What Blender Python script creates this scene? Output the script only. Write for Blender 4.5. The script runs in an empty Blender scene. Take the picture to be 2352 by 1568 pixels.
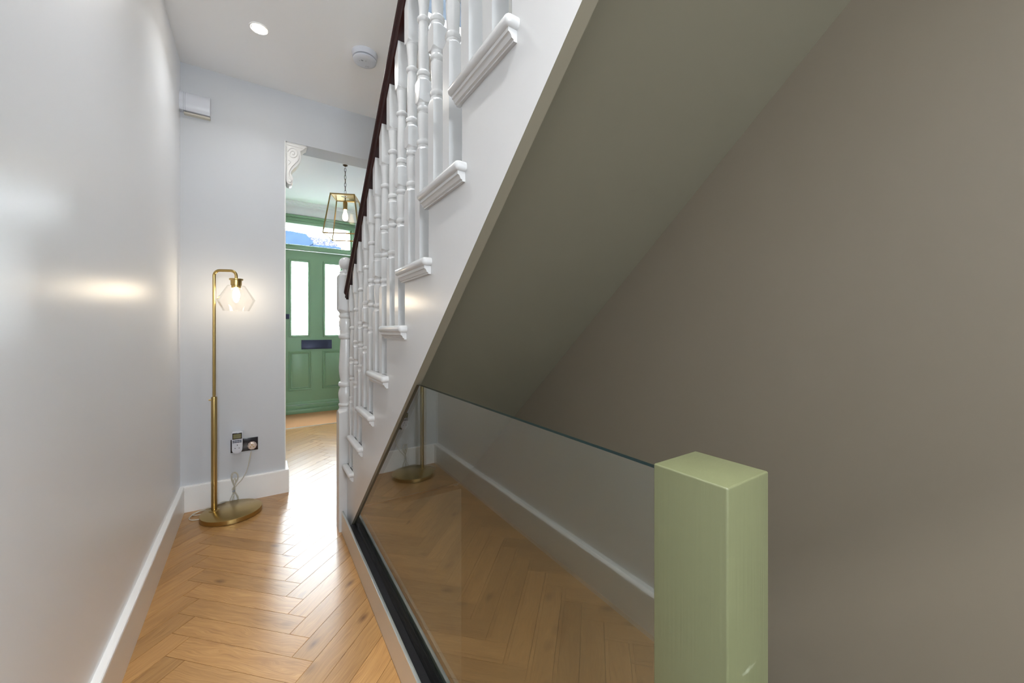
import bpy, bmesh, math, random
from mathutils import Vector, Matrix
random.seed(7)
S = bpy.context.scene
COL = S.collection

# ------------------------------------------------------------------ camera
CAMH = 1.12
FPX = 880.0
PSI = math.atan((1176 - 601) / FPX)
cam_d = bpy.data.cameras.new('camera')
cam_d.sensor_width = 36.0
cam_d.lens = FPX / 2352 * 36
cam_d.shift_y = -26 / 2352
cam_d.clip_start = 0.02
cam = bpy.data.objects.new('camera', cam_d)
COL.objects.link(cam)
cam.location = (0, 0, CAMH)
cam.rotation_euler = (math.radians(90), 0, -PSI)
S.camera = cam

# ------------------------------------------------------------------ view, world, lights
S.view_settings.view_transform = 'Standard'
S.view_settings.look = 'None'
S.view_settings.gamma = 1
S.view_settings.exposure = 1.78
S.view_settings.use_curve_mapping = False
S.cycles.use_denoising = True
S.cycles.max_bounces = 12
S.cycles.diffuse_bounces = 6
S.cycles.glossy_bounces = 5
S.cycles.transparent_max_bounces = 16
S.cycles.sample_clamp_indirect = 8
S.cycles.caustics_reflective = False
S.cycles.caustics_refractive = False

SKY = 18.0
W = bpy.data.worlds.new('sky')
S.world = W
W.use_nodes = True
bg = W.node_tree.nodes['Background']
bg.inputs[0].default_value = (0.86, 0.94, 1.0, 1)
bg.inputs[1].default_value = SKY


def area(name, loc, rot, sx, sy, power=0, color=(1, 1, 1), portal=False, spread=180):
    l = bpy.data.lights.new(name, 'AREA')
    l.shape = 'RECTANGLE'
    l.size = sx
    l.size_y = sy
    l.energy = power
    l.color = color
    l.spread = math.radians(spread)
    o = bpy.data.objects.new(name, l)
    COL.objects.link(o)
    o.location = loc
    o.rotation_euler = rot
    if portal:
        l.cycles.is_portal = True
    return o


def disc_light(x, y, z, power, spread=125, color=(.96, .98, 1)):
    l = bpy.data.lights.new('downlight_beam', 'AREA')
    l.shape = 'DISK'
    l.size = .062
    l.spread = math.radians(spread)
    l.energy = power
    l.color = color
    o = bpy.data.objects.new('downlight_beam', l)
    COL.objects.link(o)
    o.location = (x, y, z)


P90 = math.pi / 2
# portals only steer the sky's samples through the front door and added openings
area('portal_front', (0.64, 6.05, 1.65), (-P90, 0, 0), 1.0, 2.0, portal=True)
area('portal_roof', (0.72, 1.0, 5.43), (0, 0, 0), 0.60, 3.2, portal=True)
area('portal_back', (0.0, -2.62, 1.80), (P90, 0, 0), 0.6, .65, portal=True)
# downlight by the arch plus three unseen ones added for fill (fittings further down)
for y_, p_, a_ in ((2.513, .7, 125), (1.20, 1.1, 125), (-.10, 4.3, 84), (-1.40, 10.5, 125)):
    disc_light(-.012, y_, 2.765, p_, a_)


# ------------------------------------------------------------------ materials
def new_mat(name):
    m = bpy.data.materials.new(name)
    m.use_nodes = True
    return m, m.node_tree, m.node_tree.nodes['Principled BSDF']


def srgb(r, g, b):
    def f(c):
        c /= 255
        return c / 12.92 if c < .04045 else ((c + .055) / 1.055) ** 2.4
    return (f(r), f(g), f(b), 1)


def paint(name, col, rough=.5, spec=.5, bump=.0, scale=60, metal=0, coat=0, vary=.0):
    m, nt, b = new_mat(name)
    b.inputs['Base Color'].default_value = col
    b.inputs['Roughness'].default_value = rough
    b.inputs['Specular IOR Level'].default_value = spec
    b.inputs['Metallic'].default_value = metal
    b.inputs['Coat Weight'].default_value = coat
    tc = nt.nodes.new('ShaderNodeTexCoord')
    if bump or vary:
        n = nt.nodes.new('ShaderNodeTexNoise')
        n.inputs['Scale'].default_value = scale
        n.inputs['Detail'].default_value = 4
        nt.links.new(tc.outputs['Object'], n.inputs['Vector'])
    if bump:
        bp = nt.nodes.new('ShaderNodeBump')
        bp.inputs['Strength'].default_value = bump
        bp.inputs['Distance'].default_value = .002
        nt.links.new(n.outputs[0], bp.inputs['Height'])
        nt.links.new(bp.outputs[0], b.inputs['Normal'])
    if vary:
        n2 = nt.nodes.new('ShaderNodeTexNoise')
        n2.inputs['Scale'].default_value = 2.5
        nt.links.new(tc.outputs['Object'], n2.inputs['Vector'])
        mx = nt.nodes.new('ShaderNodeMix')
        mx.data_type = 'RGBA'
        mx.inputs[6].default_value = tuple(c * (1 - vary) for c in col[:3]) + (1,)
        mx.inputs[7].default_value = col
        nt.links.new(n2.outputs[0], mx.inputs[0])
        nt.links.new(mx.outputs[2], b.inputs['Base Color'])
    return m


M = {}
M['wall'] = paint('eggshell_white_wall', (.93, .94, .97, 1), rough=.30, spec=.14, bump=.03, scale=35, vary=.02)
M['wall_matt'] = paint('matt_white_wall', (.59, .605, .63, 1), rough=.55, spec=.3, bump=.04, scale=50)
M['wall_up'] = paint('upper_wall_blue_shade', (.075, .09, .108, 1), rough=.7, spec=.1)  # whitish upper wall; dim blue daylight is put into this colour
M['wall_shaded'] = paint('stairwell_wall_shaded', (.188, .160, .118, 1), rough=.45, spec=.4, bump=.04, scale=50, vary=.03)  # white wall in dim warm light; the dimness is in this colour
M['soffit'] = paint('soffit_shade_tone', (.19, .174, .125, 1), rough=.5, spec=.35, bump=.04, scale=50)  # shade under the flight is put into the plaster colour
M['string_shade'] = paint('string_underside_shade', (.25, .225, .17, 1), rough=.35)  # underside of the white string, its shade put into the colour
M['ceiling'] = paint('matt_white_ceiling', (.94, .94, .94, 1), rough=.8, spec=.2)
M['trim'] = paint('satin_white_trim', (.90, .89, .87, 1), rough=.28, spec=.5, bump=.02, scale=20)
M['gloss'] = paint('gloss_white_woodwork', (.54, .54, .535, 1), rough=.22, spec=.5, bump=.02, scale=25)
M['mahogany'] = paint('dark_varnished_mahogany', (.022, .004, .003, 1), rough=.22, spec=.3)
M['green'] = paint('sage_green_door_paint', (.24, .40, .24, 1), rough=.35, spec=.5, bump=.02, scale=18)
M['navy'] = paint('dark_pewter_metal', (.035, .042, .085, 1), rough=.35, spec=.5, metal=.3)
M['black'] = paint('black_rubber', (.006, .006, .008, 1), rough=.35, spec=.4, bump=.15, scale=200)
M['black_gloss'] = paint('black_gloss_plastic', (.012, .008, .012, 1), rough=.12, spec=.5)
M['white_plastic'] = paint('white_plastic', (.66, .68, .74, 1), rough=.3, spec=.5)
M['plastic_seam'] = paint('grey_plastic_seam', (.30, .32, .36, 1), rough=.5)
M['alu'] = paint('satin_aluminium', (.66, .70, .68, 1), rough=.3, metal=.85)
M['fascia'] = paint('satin_channel_cladding', (.62, .60, .56, 1), rough=.32, spec=.5, metal=.35)
M['chain'] = paint('bronze_chain_metal', (.10, .07, .04, 1), rough=.3, metal=.9)
M['clearflex'] = paint('translucent_cream_flex', (.66, .62, .52, 1), rough=.25, spec=.6)
M['plug'] = paint('smoky_clear_plug', (.62, .50, .44, 1), rough=.18, spec=.7)
M['lcd'] = paint('olive_lcd', (.16, .16, .07, 1), rough=.2)
M['lcd_digit'] = paint('dark_lcd_digit', (.06, .06, .03, 1), rough=.3)
M['joint'] = paint('dark_joint', (.05, .025, .012, 1), rough=.8)
M['mat_coir'] = paint('coir_matting', (.62, .34, .17, 1), rough=.95, spec=.1, bump=1.0, scale=400)
M['slate'] = paint('blue_slate', (.011, .018, .030, 1), rough=.5, spec=0, vary=.3)
M['render_white'] = paint('white_render', (.8, .8, .8, 1), rough=.8, spec=0)
M['pavement'] = paint('pale_paving', (.13, .13, .13, 1), rough=.8, spec=0)


def mat_brass():
    m, nt, b = new_mat('brushed_antique_brass')
    b.inputs['Base Color'].default_value = (.46, .33, .13, 1)
    b.inputs['Metallic'].default_value = 1
    b.inputs['Roughness'].default_value = .3
    b.inputs['Anisotropic'].default_value = .5
    return m


M['brass'] = mat_brass()


def mat_post():
    m, nt, b = new_mat('post_green_light_tone')
    b.inputs['Roughness'].default_value = .38
    tc = nt.nodes.new('ShaderNodeTexCoord')
    mp = nt.nodes.new('ShaderNodeMapping')
    mp.inputs['Scale'].default_value = (330, 330, 5)
    nt.links.new(tc.outputs['Object'], mp.inputs[0])
    n = nt.nodes.new('ShaderNodeTexNoise')
    n.inputs['Scale'].default_value = 1
    n.inputs['Detail'].default_value = 3
    nt.links.new(mp.outputs[0], n.inputs[0])
    bp = nt.nodes.new('ShaderNodeBump')
    bp.inputs['Strength'].default_value = .25
    bp.inputs['Distance'].default_value = .001
    nt.links.new(n.outputs[0], bp.inputs['Height'])
    nt.links.new(bp.outputs[0], b.inputs['Normal'])
    # a few pale scuffs
    mp2 = nt.nodes.new('ShaderNodeMapping')
    mp2.inputs['Scale'].default_value = (9, 9, 26)
    nt.links.new(tc.outputs['Object'], mp2.inputs[0])
    n2 = nt.nodes.new('ShaderNodeTexNoise')
    n2.inputs['Scale'].default_value = 1.3
    n2.inputs['Detail'].default_value = 5
    nt.links.new(mp2.outputs[0], n2.inputs[0])
    r = nt.nodes.new('ShaderNodeValToRGB')
    r.color_ramp.elements[0].position = .70
    r.color_ramp.elements[1].position = .74
    r.color_ramp.elements[0].color = (.122, .130, .066, 1)  # dim yellow-green light on a white post, put into this colour
    r.color_ramp.elements[1].color = (.24, .26, .18, 1)
    nt.links.new(n2.outputs[0], r.inputs[0])
    nt.links.new(r.outputs[0], b.inputs['Base Color'])
    return m


M['post'] = mat_post()


def mat_glass(name, tint, ior=1.5, extra=0.0, rough=0.0):
    """clear sheet: what is not mirrored by Fresnel passes straight through, tinted"""
    m = bpy.data.materials.new(name)
    m.use_nodes = True
    nt = m.node_tree
    nt.nodes.clear()
    out = nt.nodes.new('ShaderNodeOutputMaterial')
    mix = nt.nodes.new('ShaderNodeMixShader')
    tr = nt.nodes.new('ShaderNodeBsdfTransparent')
    tr.inputs[0].default_value = tint
    gl = nt.nodes.new('ShaderNodeBsdfGlossy')
    gl.inputs['Roughness'].default_value = rough
    fr = nt.nodes.new('ShaderNodeFresnel')
    # the node inverts the index on back faces; feed it the inverse there so both faces act alike
    geo = nt.nodes.new('ShaderNodeNewGeometry')
    mi = nt.nodes.new('ShaderNodeMix')
    mi.inputs[2].default_value = ior
    mi.inputs[3].default_value = 1 / ior
    nt.links.new(geo.outputs['Backfacing'], mi.inputs[0])
    nt.links.new(mi.outputs[0], fr.inputs[0])
    if extra:
        ad = nt.nodes.new('ShaderNodeMath')
        ad.operation = 'ADD'
        ad.inputs[1].default_value = extra
        nt.links.new(fr.outputs[0], ad.inputs[0])
        nt.links.new(ad.outputs[0], mix.inputs[0])
    else:
        nt.links.new(fr.outputs[0], mix.inputs[0])
    nt.links.new(tr.outputs[0], mix.inputs[1])
    nt.links.new(gl.outputs[0], mix.inputs[2])
    nt.links.new(mix.outputs[0], out.inputs[0])
    return m


M['glass'] = mat_glass('toughened_glass', (.88, .92, .89, 1), 1.75, extra=.06)
M['pane'] = mat_glass('window_glass', (.97, .98, .98, 1), 1.5)
M['shade'] = mat_glass('clear_lamp_glass', (.985, .98, .975, 1), 1.22)
M['glass_edge'] = paint('dark_teal_glass_edge', (.002, .012, .014, 1), rough=.12, spec=.5)


def emis(name, col, s):
    m = bpy.data.materials.new(name)
    m.use_nodes = True
    nt = m.node_tree
    nt.nodes.clear()
    out = nt.nodes.new('ShaderNodeOutputMaterial')
    e = nt.nodes.new('ShaderNodeEmission')
    e.inputs[0].default_value = col
    e.inputs[1].default_value = s
    nt.links.new(e.outputs[0], out.inputs[0])
    return m


M['bulb_lamp'] = emis('warm_filament_bulb', (1, .84, .62, 1), 22)
M['bulb_pend'] = emis('warm_pendant_bulb', (1, .78, .48, 1), 9)
M['down'] = emis('downlight_lens', (1, .93, .80, 1), 40)


def mat_oak():
    m, nt, b = new_mat('honey_oak_plank')
    L = nt.links
    N = nt.nodes
    tc = N.new('ShaderNodeTexCoord')
    oi = N.new('ShaderNodeObjectInfo')
    add = N.new('ShaderNodeVectorMath')
    add.operation = 'MULTIPLY_ADD'
    cmb = N.new('ShaderNodeCombineXYZ')
    mul = N.new('ShaderNodeMath'); mul.operation = 'MULTIPLY'; mul.inputs[1].default_value = 37.0
    L.new(oi.outputs['Random'], mul.inputs[0])
    L.new(mul.outputs[0], cmb.inputs[0]); L.new(mul.outputs[0], cmb.inputs[1])
    add2 = N.new('ShaderNodeVectorMath'); add2.operation = 'ADD'
    L.new(tc.outputs['Object'], add2.inputs[0]); L.new(cmb.outputs[0], add2.inputs[1])
    # grain lines: noise stretched along the board, warped by a wide noise
    warp = N.new('ShaderNodeTexNoise'); warp.inputs['Scale'].default_value = 1
    mpw = N.new('ShaderNodeMapping'); mpw.inputs['Scale'].default_value = (4.5, 16, 1)
    L.new(add2.outputs[0], mpw.inputs[0]); L.new(mpw.outputs[0], warp.inputs['Vector'])
    wsc = N.new('ShaderNodeVectorMath'); wsc.operation = 'MULTIPLY_ADD'
    wsc.inputs[1].default_value = (0, .07, 0)
    L.new(warp.outputs['Color'], wsc.inputs[0]); L.new(add2.outputs[0], wsc.inputs[2])
    mp = N.new('ShaderNodeMapping'); mp.inputs['Scale'].default_value = (9, 330, 1)
    L.new(wsc.outputs[0], mp.inputs[0])
    g = N.new('ShaderNodeTexNoise'); g.inputs['Scale'].default_value = 1; g.inputs['Detail'].default_value = 5
    g.inputs['Roughness'].default_value = .6
    L.new(mp.outputs[0], g.inputs['Vector'])
    mp2 = N.new('ShaderNodeMapping'); mp2.inputs['Scale'].default_value = (3, 52, 1)
    L.new(wsc.outputs[0], mp2.inputs[0])
    g2 = N.new('ShaderNodeTexNoise'); g2.inputs['Scale'].default_value = 1; g2.inputs['Detail'].default_value = 3
    L.new(mp2.outputs[0], g2.inputs['Vector'])
    mixn = N.new('ShaderNodeMix'); mixn.inputs[0].default_value = .35
    L.new(g.outputs[0], mixn.inputs[2]); L.new(g2.outputs[0], mixn.inputs[3])
    r = N.new('ShaderNodeValToRGB')
    e = r.color_ramp.elements
    e[0].position = .34; e[0].color = (.31, .15, .050, 1)
    e[1].position = .66; e[1].color = (.515, .29, .108, 1)
    k = e.new(.50); k.color = (.425, .225, .078, 1)
    L.new(mixn.outputs[0], r.inputs[0])
    # board to board tone
    hsv = N.new('ShaderNodeHueSaturation')
    mr = N.new('ShaderNodeMapRange'); mr.inputs[3].default_value = .86; mr.inputs[4].default_value = 1.12
    L.new(oi.outputs['Random'], mr.inputs[0]); L.new(mr.outputs[0], hsv.inputs['Value'])
    L.new(r.outputs[0], hsv.inputs['Color'])
    # knots
    mk = N.new('ShaderNodeMapping'); mk.inputs['Scale'].default_value = (4.2, 9.5, 1)
    L.new(add2.outputs[0], mk.inputs[0])
    v = N.new('ShaderNodeTexVoronoi'); v.inputs['Scale'].default_value = 1
    L.new(mk.outputs[0], v.inputs['Vector'])
    kr = N.new('ShaderNodeValToRGB')
    kr.color_ramp.elements[0].position = .02; kr.color_ramp.elements[0].color = (.22, .13, .09, 1)
    kr.color_ramp.elements[1].position = .16; kr.color_ramp.elements[1].color = (1, 1, 1, 1)
    L.new(v.outputs['Distance'], kr.inputs[0])
    mm = N.new('ShaderNodeMix'); mm.data_type = 'RGBA'; mm.blend_type = 'MULTIPLY'; mm.inputs[0].default_value = .75
    L.new(hsv.outputs[0], mm.inputs[6]); L.new(kr.outputs[0], mm.inputs[7])
    L.new(mm.outputs[2], b.inputs['Base Color'])
    b.inputs['Roughness'].default_value = .27
    rr = N.new('ShaderNodeMapRange'); rr.inputs[3].default_value = .24; rr.inputs[4].default_value = .36
    L.new(g.outputs[0], rr.inputs[0]); L.new(rr.outputs[0], b.inputs['Roughness'])
    b.inputs['Specular IOR Level'].default_value = .5
    bp = N.new('ShaderNodeBump'); bp.inputs['Strength'].default_value = .14; bp.inputs['Distance'].default_value = .001
    L.new(g.outputs[0], bp.inputs['Height']); L.new(bp.outputs[0], b.inputs['Normal'])
    return m


M['oak'] = mat_oak()


def mat_rooftile():
    m, nt, b = new_mat('speckled_roof_tiles')
    tc = nt.nodes.new('ShaderNodeTexCoord')
    mp = nt.nodes.new('ShaderNodeMapping')
    mp.inputs['Scale'].default_value = (8, 4, 1)
    v = nt.nodes.new('ShaderNodeTexNoise')
    v.inputs['Scale'].default_value = 1.6
    v.inputs['Detail'].default_value = 2
    r = nt.nodes.new('ShaderNodeValToRGB')
    r.color_ramp.elements[0].position = .50
    r.color_ramp.elements[0].color = (.010, .011, .018, 1)
    r.color_ramp.elements[1].position = .55
    r.color_ramp.elements[1].color = (.035, .035, .037, 1)
    nt.links.new(tc.outputs['Object'], mp.inputs[0])
    nt.links.new(mp.outputs[0], v.inputs['Vector'])
    nt.links.new(v.outputs[0], r.inputs[0])
    nt.links.new(r.outputs[0], b.inputs['Base Color'])
    b.inputs['Roughness'].default_value = .9
    b.inputs['Specular IOR Level'].default_value = 0
    return m


M['tile'] = mat_rooftile()


# ------------------------------------------------------------------ mesh helpers
def link(name, me, mat, parent=None, loc=None, smooth=None):
    o = bpy.data.objects.new(name, me)
    COL.objects.link(o)
    if mat is not None and len(me.materials) == 0:
        for mm in (mat if isinstance(mat, (list, tuple)) else [mat]):
            me.materials.append(mm)
    if parent is not None:
        o.parent = parent
    if loc is not None:
        o.location = loc
    if smooth is not None:
        for p in me.polygons:
            p.use_smooth = True
        me.set_sharp_from_angle(angle=math.radians(smooth))
    return o


def bm_obj(name, bm, mat, parent=None, loc=None, smooth=None, bevel=0, seg=2, keep=None):
    bmesh.ops.remove_doubles(bm, verts=bm.verts, dist=1e-6)
    bmesh.ops.recalc_face_normals(bm, faces=bm.faces)
    if bm.calc_volume(signed=True) < 0:
        bmesh.ops.reverse_faces(bm, faces=bm.faces)
    if bevel:
        es = [e for e in bm.edges if len(e.link_faces) == 2 and e.calc_face_angle(0) > math.radians(30) and (keep is None or keep(e))]
        bmesh.ops.bevel(bm, geom=es, offset=bevel, segments=seg, profile=.5, affect='EDGES', clamp_overlap=True)
    me = bpy.data.meshes.new(name)
    bm.to_mesh(me)
    bm.free()
    if bevel and smooth is None:
        smooth = 40
    return link(name, me, mat, parent, loc, smooth)


def add_box(bm, x0, x1, y0, y1, z0, z1):
    v = [bm.verts.new(p) for p in ((x0, y0, z0), (x1, y0, z0), (x1, y1, z0), (x0, y1, z0), (x0, y0, z1), (x1, y0, z1), (x1, y1, z1), (x0, y1, z1))]
    for f in ((0, 3, 2, 1), (4, 5, 6, 7), (0, 1, 5, 4), (1, 2, 6, 5), (2, 3, 7, 6), (3, 0, 4, 7)):
        bm.faces.new([v[i] for i in f])


def box(name, x0, x1, y0, y1, z0, z1, mat, parent=None, bevel=0, seg=2, keep=None):
    bm = bmesh.new()
    add_box(bm, x0, x1, y0, y1, z0, z1)
    return bm_obj(name, bm, mat, parent, bevel=bevel, seg=seg, keep=keep)


def boxes(name, lst, mat, parent=None, bevel=0):
    bm = bmesh.new()
    for b in lst:
        add_box(bm, *b)
    return bm_obj2(name, bm, mat, parent, bevel)


def bm_obj2(name, bm, mat, parent=None, bevel=0, smooth=None):
    # no doubles removal (separate shells may touch)
    bmesh.ops.recalc_face_normals(bm, faces=bm.faces)
    if bevel:
        bmesh.ops.bevel(bm, geom=list(bm.edges), offset=bevel, segments=2, profile=.5, affect='EDGES', clamp_overlap=True)
    me = bpy.data.meshes.new(name)
    bm.to_mesh(me)
    bm.free()
    return link(name, me, mat, parent, smooth=smooth if smooth else (40 if bevel else None))


def add_prism(bm, pts, axis, a, b):
    """pts 2-D outline; axis 'x': pts=(y,z); 'y': pts=(x,z); 'z': pts=(x,y)"""
    def P(p, t):
        if axis == 'x':
            return (t, p[0], p[1])
        if axis == 'y':
            return (p[0], t, p[1])
        return (p[0], p[1], t)
    A = [bm.verts.new(P(p, a)) for p in pts]
    B = [bm.verts.new(P(p, b)) for p in pts]
    n = len(pts)
    f1 = bm.faces.new(A)
    f2 = bm.faces.new(B[::-1])
    for i in range(n):
        bm.faces.new((A[i], B[i], B[(i + 1) % n], A[(i + 1) % n]))
    f1.normal_update(); f2.normal_update()
    bmesh.ops.triangulate(bm, faces=[f for f in (f1, f2) if len(f.verts) > 4])


def prism(name, pts, axis, a, b, mat, parent=None, bevel=0, smooth=None, keep=None):
    bm = bmesh.new()
    add_prism(bm, pts, axis, a, b)
    return bm_obj(name, bm, mat, parent, bevel=bevel, smooth=smooth, keep=keep)


def add_lathe(bm, prof, n=32, cx=0, cy=0, cz=0, half=None, cap=True):
    """prof [(z, r)]; half -> section clipped to a square of that half width"""
    rings = []
    for z, r in prof:
        ring = []
        for i in range(n):
            t = 2 * math.pi * i / n
            rr = r
            if half:
                rr = min(r, half / max(abs(math.cos(t)), abs(math.sin(t))))
            ring.append(bm.verts.new((cx + rr * math.cos(t), cy + rr * math.sin(t), cz + z)))
        rings.append(ring)
    for a, b in zip(rings, rings[1:]):
        for i in range(n):
            bm.faces.new((a[i], a[(i + 1) % n], b[(i + 1) % n], b[i]))
    if cap:
        if prof[0][1] > 1e-5:
            bm.faces.new(rings[0][::-1])
        if prof[-1][1] > 1e-5:
            bm.faces.new(rings[-1])


def lathe(name, prof, mat, parent=None, loc=None, n=32, half=None, smooth=35, cap=True):
    bm = bmesh.new()
    add_lathe(bm, prof, n, half=half, cap=cap)
    return bm_obj(name, bm, mat, parent, loc, smooth=smooth)


def add_tube(bm, pts, r, n=8, closed=False):
    pts = [Vector(p) for p in pts]
    m = len(pts)
    rings = []
    prev = None
    for i, p in enumerate(pts):
        if closed:
            d = (pts[(i + 1) % m] - pts[i - 1]).normalized()
        else:
            d = (pts[min(i + 1, m - 1)] - pts[max(i - 1, 0)]).normalized()
        if prev is None:
            ref = Vector((0, 0, 1)) if abs(d.z) < .9 else Vector((1, 0, 0))
            u = d.cross(ref).normalized()
        else:
            u = (prev - d * prev.dot(d)).normalized()
        prev = u
        w = d.cross(u)
        rings.append([bm.verts.new(p + r * (u * math.cos(2 * math.pi * k / n) + w * math.sin(2 * math.pi * k / n))) for k in range(n)])
    rng = range(m) if closed else range(m - 1)
    for i in rng:
        a, b = rings[i], rings[(i + 1) % m]
        for k in range(n):
            bm.faces.new((a[k], a[(k + 1) % n], b[(k + 1) % n], b[k]))
    if not closed:
        bm.faces.new(rings[0][::-1])
        bm.faces.new(rings[-1])


def smooth_path(ctrl, k=8):
    """Catmull-Rom through control points"""
    c = [Vector(p) for p in ctrl]
    c = [2 * c[0] - c[1]] + c + [2 * c[-1] - c[-2]]
    out = []
    for i in range(1, len(c) - 2):
        for j in range(k):
            t = j / k
            a, b, d, e = c[i - 1], c[i], c[i + 1], c[i + 2]
            out.append(.5 * ((2 * b) + (d - a) * t + (2 * a - 5 * b + 4 * d - e) * t * t + (-a + 3 * b - 3 * d + e) * t ** 3))
    out.append(c[-2])
    return out


def tube(name, pts, r, mat, parent=None, n=8, closed=False):
    bm = bmesh.new()
    add_tube(bm, pts, r, n, closed)
    bmesh.ops.recalc_face_normals(bm, faces=bm.faces)
    me = bpy.data.meshes.new(name)
    bm.to_mesh(me)
    bm.free()
    return link(name, me, mat, parent, smooth=60)


def thing(name, label, cat, loc=(0, 0, 0), rz=0, group=None):
    o = bpy.data.objects.new(name, None)
    COL.objects.link(o)
    o.empty_display_size = .05
    o.location = loc
    o.rotation_euler = (0, 0, rz)
    o['label'] = label
    o['category'] = cat
    if group:
        o['group'] = group
    return o


def tag(o, label, cat, group=None):
    o['label'] = label
    o['category'] = cat
    if group:
        o['group'] = group
    return o


def struct(o, label=None):
    o['kind'] = 'structure'
    if label:
        o['label'] = label
    return o


# ------------------------------------------------------------------ plan
XL = lambda y: -.397 + (3.073 - y) * .01817 - .0225     # left wall face
XW = 1.055          # stairwell wall face
YE = 3.088          # end wall face
YE2 = 3.265         # its far face
ZC = 2.77           # hall ceiling
ZU = 3.029          # upper floor
ZT = 5.40           # upper ceiling
YB = -2.5
YD = 5.90           # front door wall face
ZF = 2.82           # front hall ceiling
XJ = .136           # arch jamb
ZA = 2.434          # arch soffit
XFR = 1.32          # front hall right wall

# ------------------------------------------------------------------ shell
bm = bmesh.new()
add_prism(bm, [(XL(YB) - .0, YB), (XL(YE2), YE2), (XL(YE2) - .15, YE2), (XL(YB) - .15, YB)], 'z', -.02, ZT)
struct(bm_obj('wall_left', bm, M['wall']), 'long smooth white wall along the hall, sheen catching the balusters')

boxes_end = [(-.46, XJ, YE, YE2, -.02, ZA), (-.46, XW, YE, YE2, ZA, ZT), (1.0, XW, YE, YE2, -.02, ZA)]
bm = bmesh.new()
out = [(-.43, -.02), (XJ, -.02), (XJ, ZA), (1.0, ZA), (1.0, -.02), (XW, -.02), (XW, ZT), (-.43, ZT)]
add_prism(bm, out, 'y', YE, YE2)
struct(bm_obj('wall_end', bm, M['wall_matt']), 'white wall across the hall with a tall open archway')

struct(box('wall_right', XW, XW + .12, YB, YE2, -2.6, ZU, M['wall_shaded']), 'plain wall on the far side of the stairwell, shade put into its colour')
struct(boxes('wall_upper', [(XW, XW + .12, YB, YE2, ZU, ZT)], M['wall_up']), 'wall of the upper landing, dim blue daylight put into its colour')

# back of the hall with an opening added for fill light (behind the camera)
bm = bmesh.new()
for b in [(-.45, -.28, YB - .12, YB, -.02, ZT), (.28, XW, YB - .12, YB, -.02, ZT), (-.28, .28, YB - .12, YB, 2.1, ZT), (-.28, .28, YB - .12, YB, -.02, 1.5)]:
    add_box(bm, *b)
struct(bm_obj2('wall_back', bm, M['wall_matt']))

# ceiling of the hall round the stair opening (also the floor structure of the storey above)
bm = bmesh.new()
add_prism(bm, [(-.43, YB), (XW, YB), (XW, -.69), (.405, -.69), (.405, 1.2), (.665, 1.2), (.665, 2.2), (XW, 2.2), (XW, YE), (-.43, YE)], 'z', ZC, ZU)
struct(bm_obj('ceiling', bm, M['ceiling']), 'white hall ceiling with a stairwell opening')
# upper ceiling with an unseen roof opening, lengthened to let more sky light down
bm = bmesh.new()
for b in [(-.45, .42, YB, YE2, ZT, ZT + .1), (1.02, XW, YB, YE2, ZT, ZT + .1), (.42, 1.02, YB, -.6, ZT, ZT + .1), (.42, 1.02, 2.6, YE2, ZT, ZT + .1)]:
    add_box(bm, *b)
struct(bm_obj2('ceiling_upper', bm, M['ceiling']))

# front hall
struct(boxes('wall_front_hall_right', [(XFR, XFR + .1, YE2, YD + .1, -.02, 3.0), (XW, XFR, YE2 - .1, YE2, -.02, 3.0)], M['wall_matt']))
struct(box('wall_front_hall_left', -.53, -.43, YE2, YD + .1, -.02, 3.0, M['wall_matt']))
struct(box('ceiling_front_hall', -.43, XFR, YE2, YD, ZF, ZF + .1, M['ceiling']))
# front wall round the door frame
DX0, DX1 = .15, 1.13
bm = bmesh.new()
for b in [(-.43, DX0, YD, YD + .3, -.02, 3.0), (DX1, XFR, YD, YD + .3, -.02, 3.0), (DX0, DX1, YD, YD + .3, 2.66, 3.0)]:
    add_box(bm, *b)
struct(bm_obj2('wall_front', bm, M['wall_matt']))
# coved cornice over the door
cov = [(YD, 2.672), (YD - .012, 2.672), (YD - .016, 2.69)]
for i in range(9):
    t = i / 8 * P90
    cov.append((YD - .016 - .085 * (1 - math.cos(t)), 2.69 + .085 * math.sin(t)))
cov += [(YD - .118, 2.775), (YD - .118, 2.79), (YD - .135, 2.795), (YD - .135, ZF), (YD, ZF)]
struct(prism('trim_1', cov, 'x', -.43, XFR, M['ceiling'], smooth=30), 'white coved cornice above the green door')

# basement shaft
struct(boxes('wall_basement', [(.34, .44, .2, 2.3, -2.6, -.03), (.436, XW, 2.2, 2.27, -2.6, .12), (.44, XW, .1, .2, -2.6, -.03)], M['wall_shaded']))
struct(box('floor_basement', .34, XW, .1, 2.3, -2.65, -2.6, M['pavement']))


# ------------------------------------------------------------------ skirting boards
def skirt_prof(t=.0225, h=.157):
    return [(0, 0), (t, 0), (t, h - .009), (t - .0012, h - .0075), (t, h - .006), (t - .0006, h - .0025), (t - .0035, h), (0, h + .0005)]


def skirt(name, path, label=None):
    """path of plan points; the board stands to the right of the path; mitred corners"""
    prof = skirt_prof()
    bm = bmesh.new()
    P = [Vector(p) for p in path]
    rings = []
    for i, p in enumerate(P):
        d0 = (P[i] - P[i - 1]).normalized() if i else (P[1] - P[0]).normalized()
        d1 = (P[i + 1] - P[i]).normalized() if i < len(P) - 1 else d0
        n0 = Vector((d0.y, -d0.x)); n1 = Vector((d1.y, -d1.x))
        m = (n0 + n1); m = m / max(m.dot(n0), .2)
        rings.append([bm.verts.new((p.x + m.x * t, p.y + m.y * t, z)) for t, z in prof])
    n = len(prof)
    for a, b in zip(rings, rings[1:]):
        for k in range(n):
            bm.faces.new((a[k], b[k], b[(k + 1) % n], a[(k + 1) % n]))
    bm.faces.new(rings[0]); bm.faces.new(rings[-1][::-1])
    return struct(bm_obj(name, bm, M['trim'], smooth=30), label)


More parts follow.
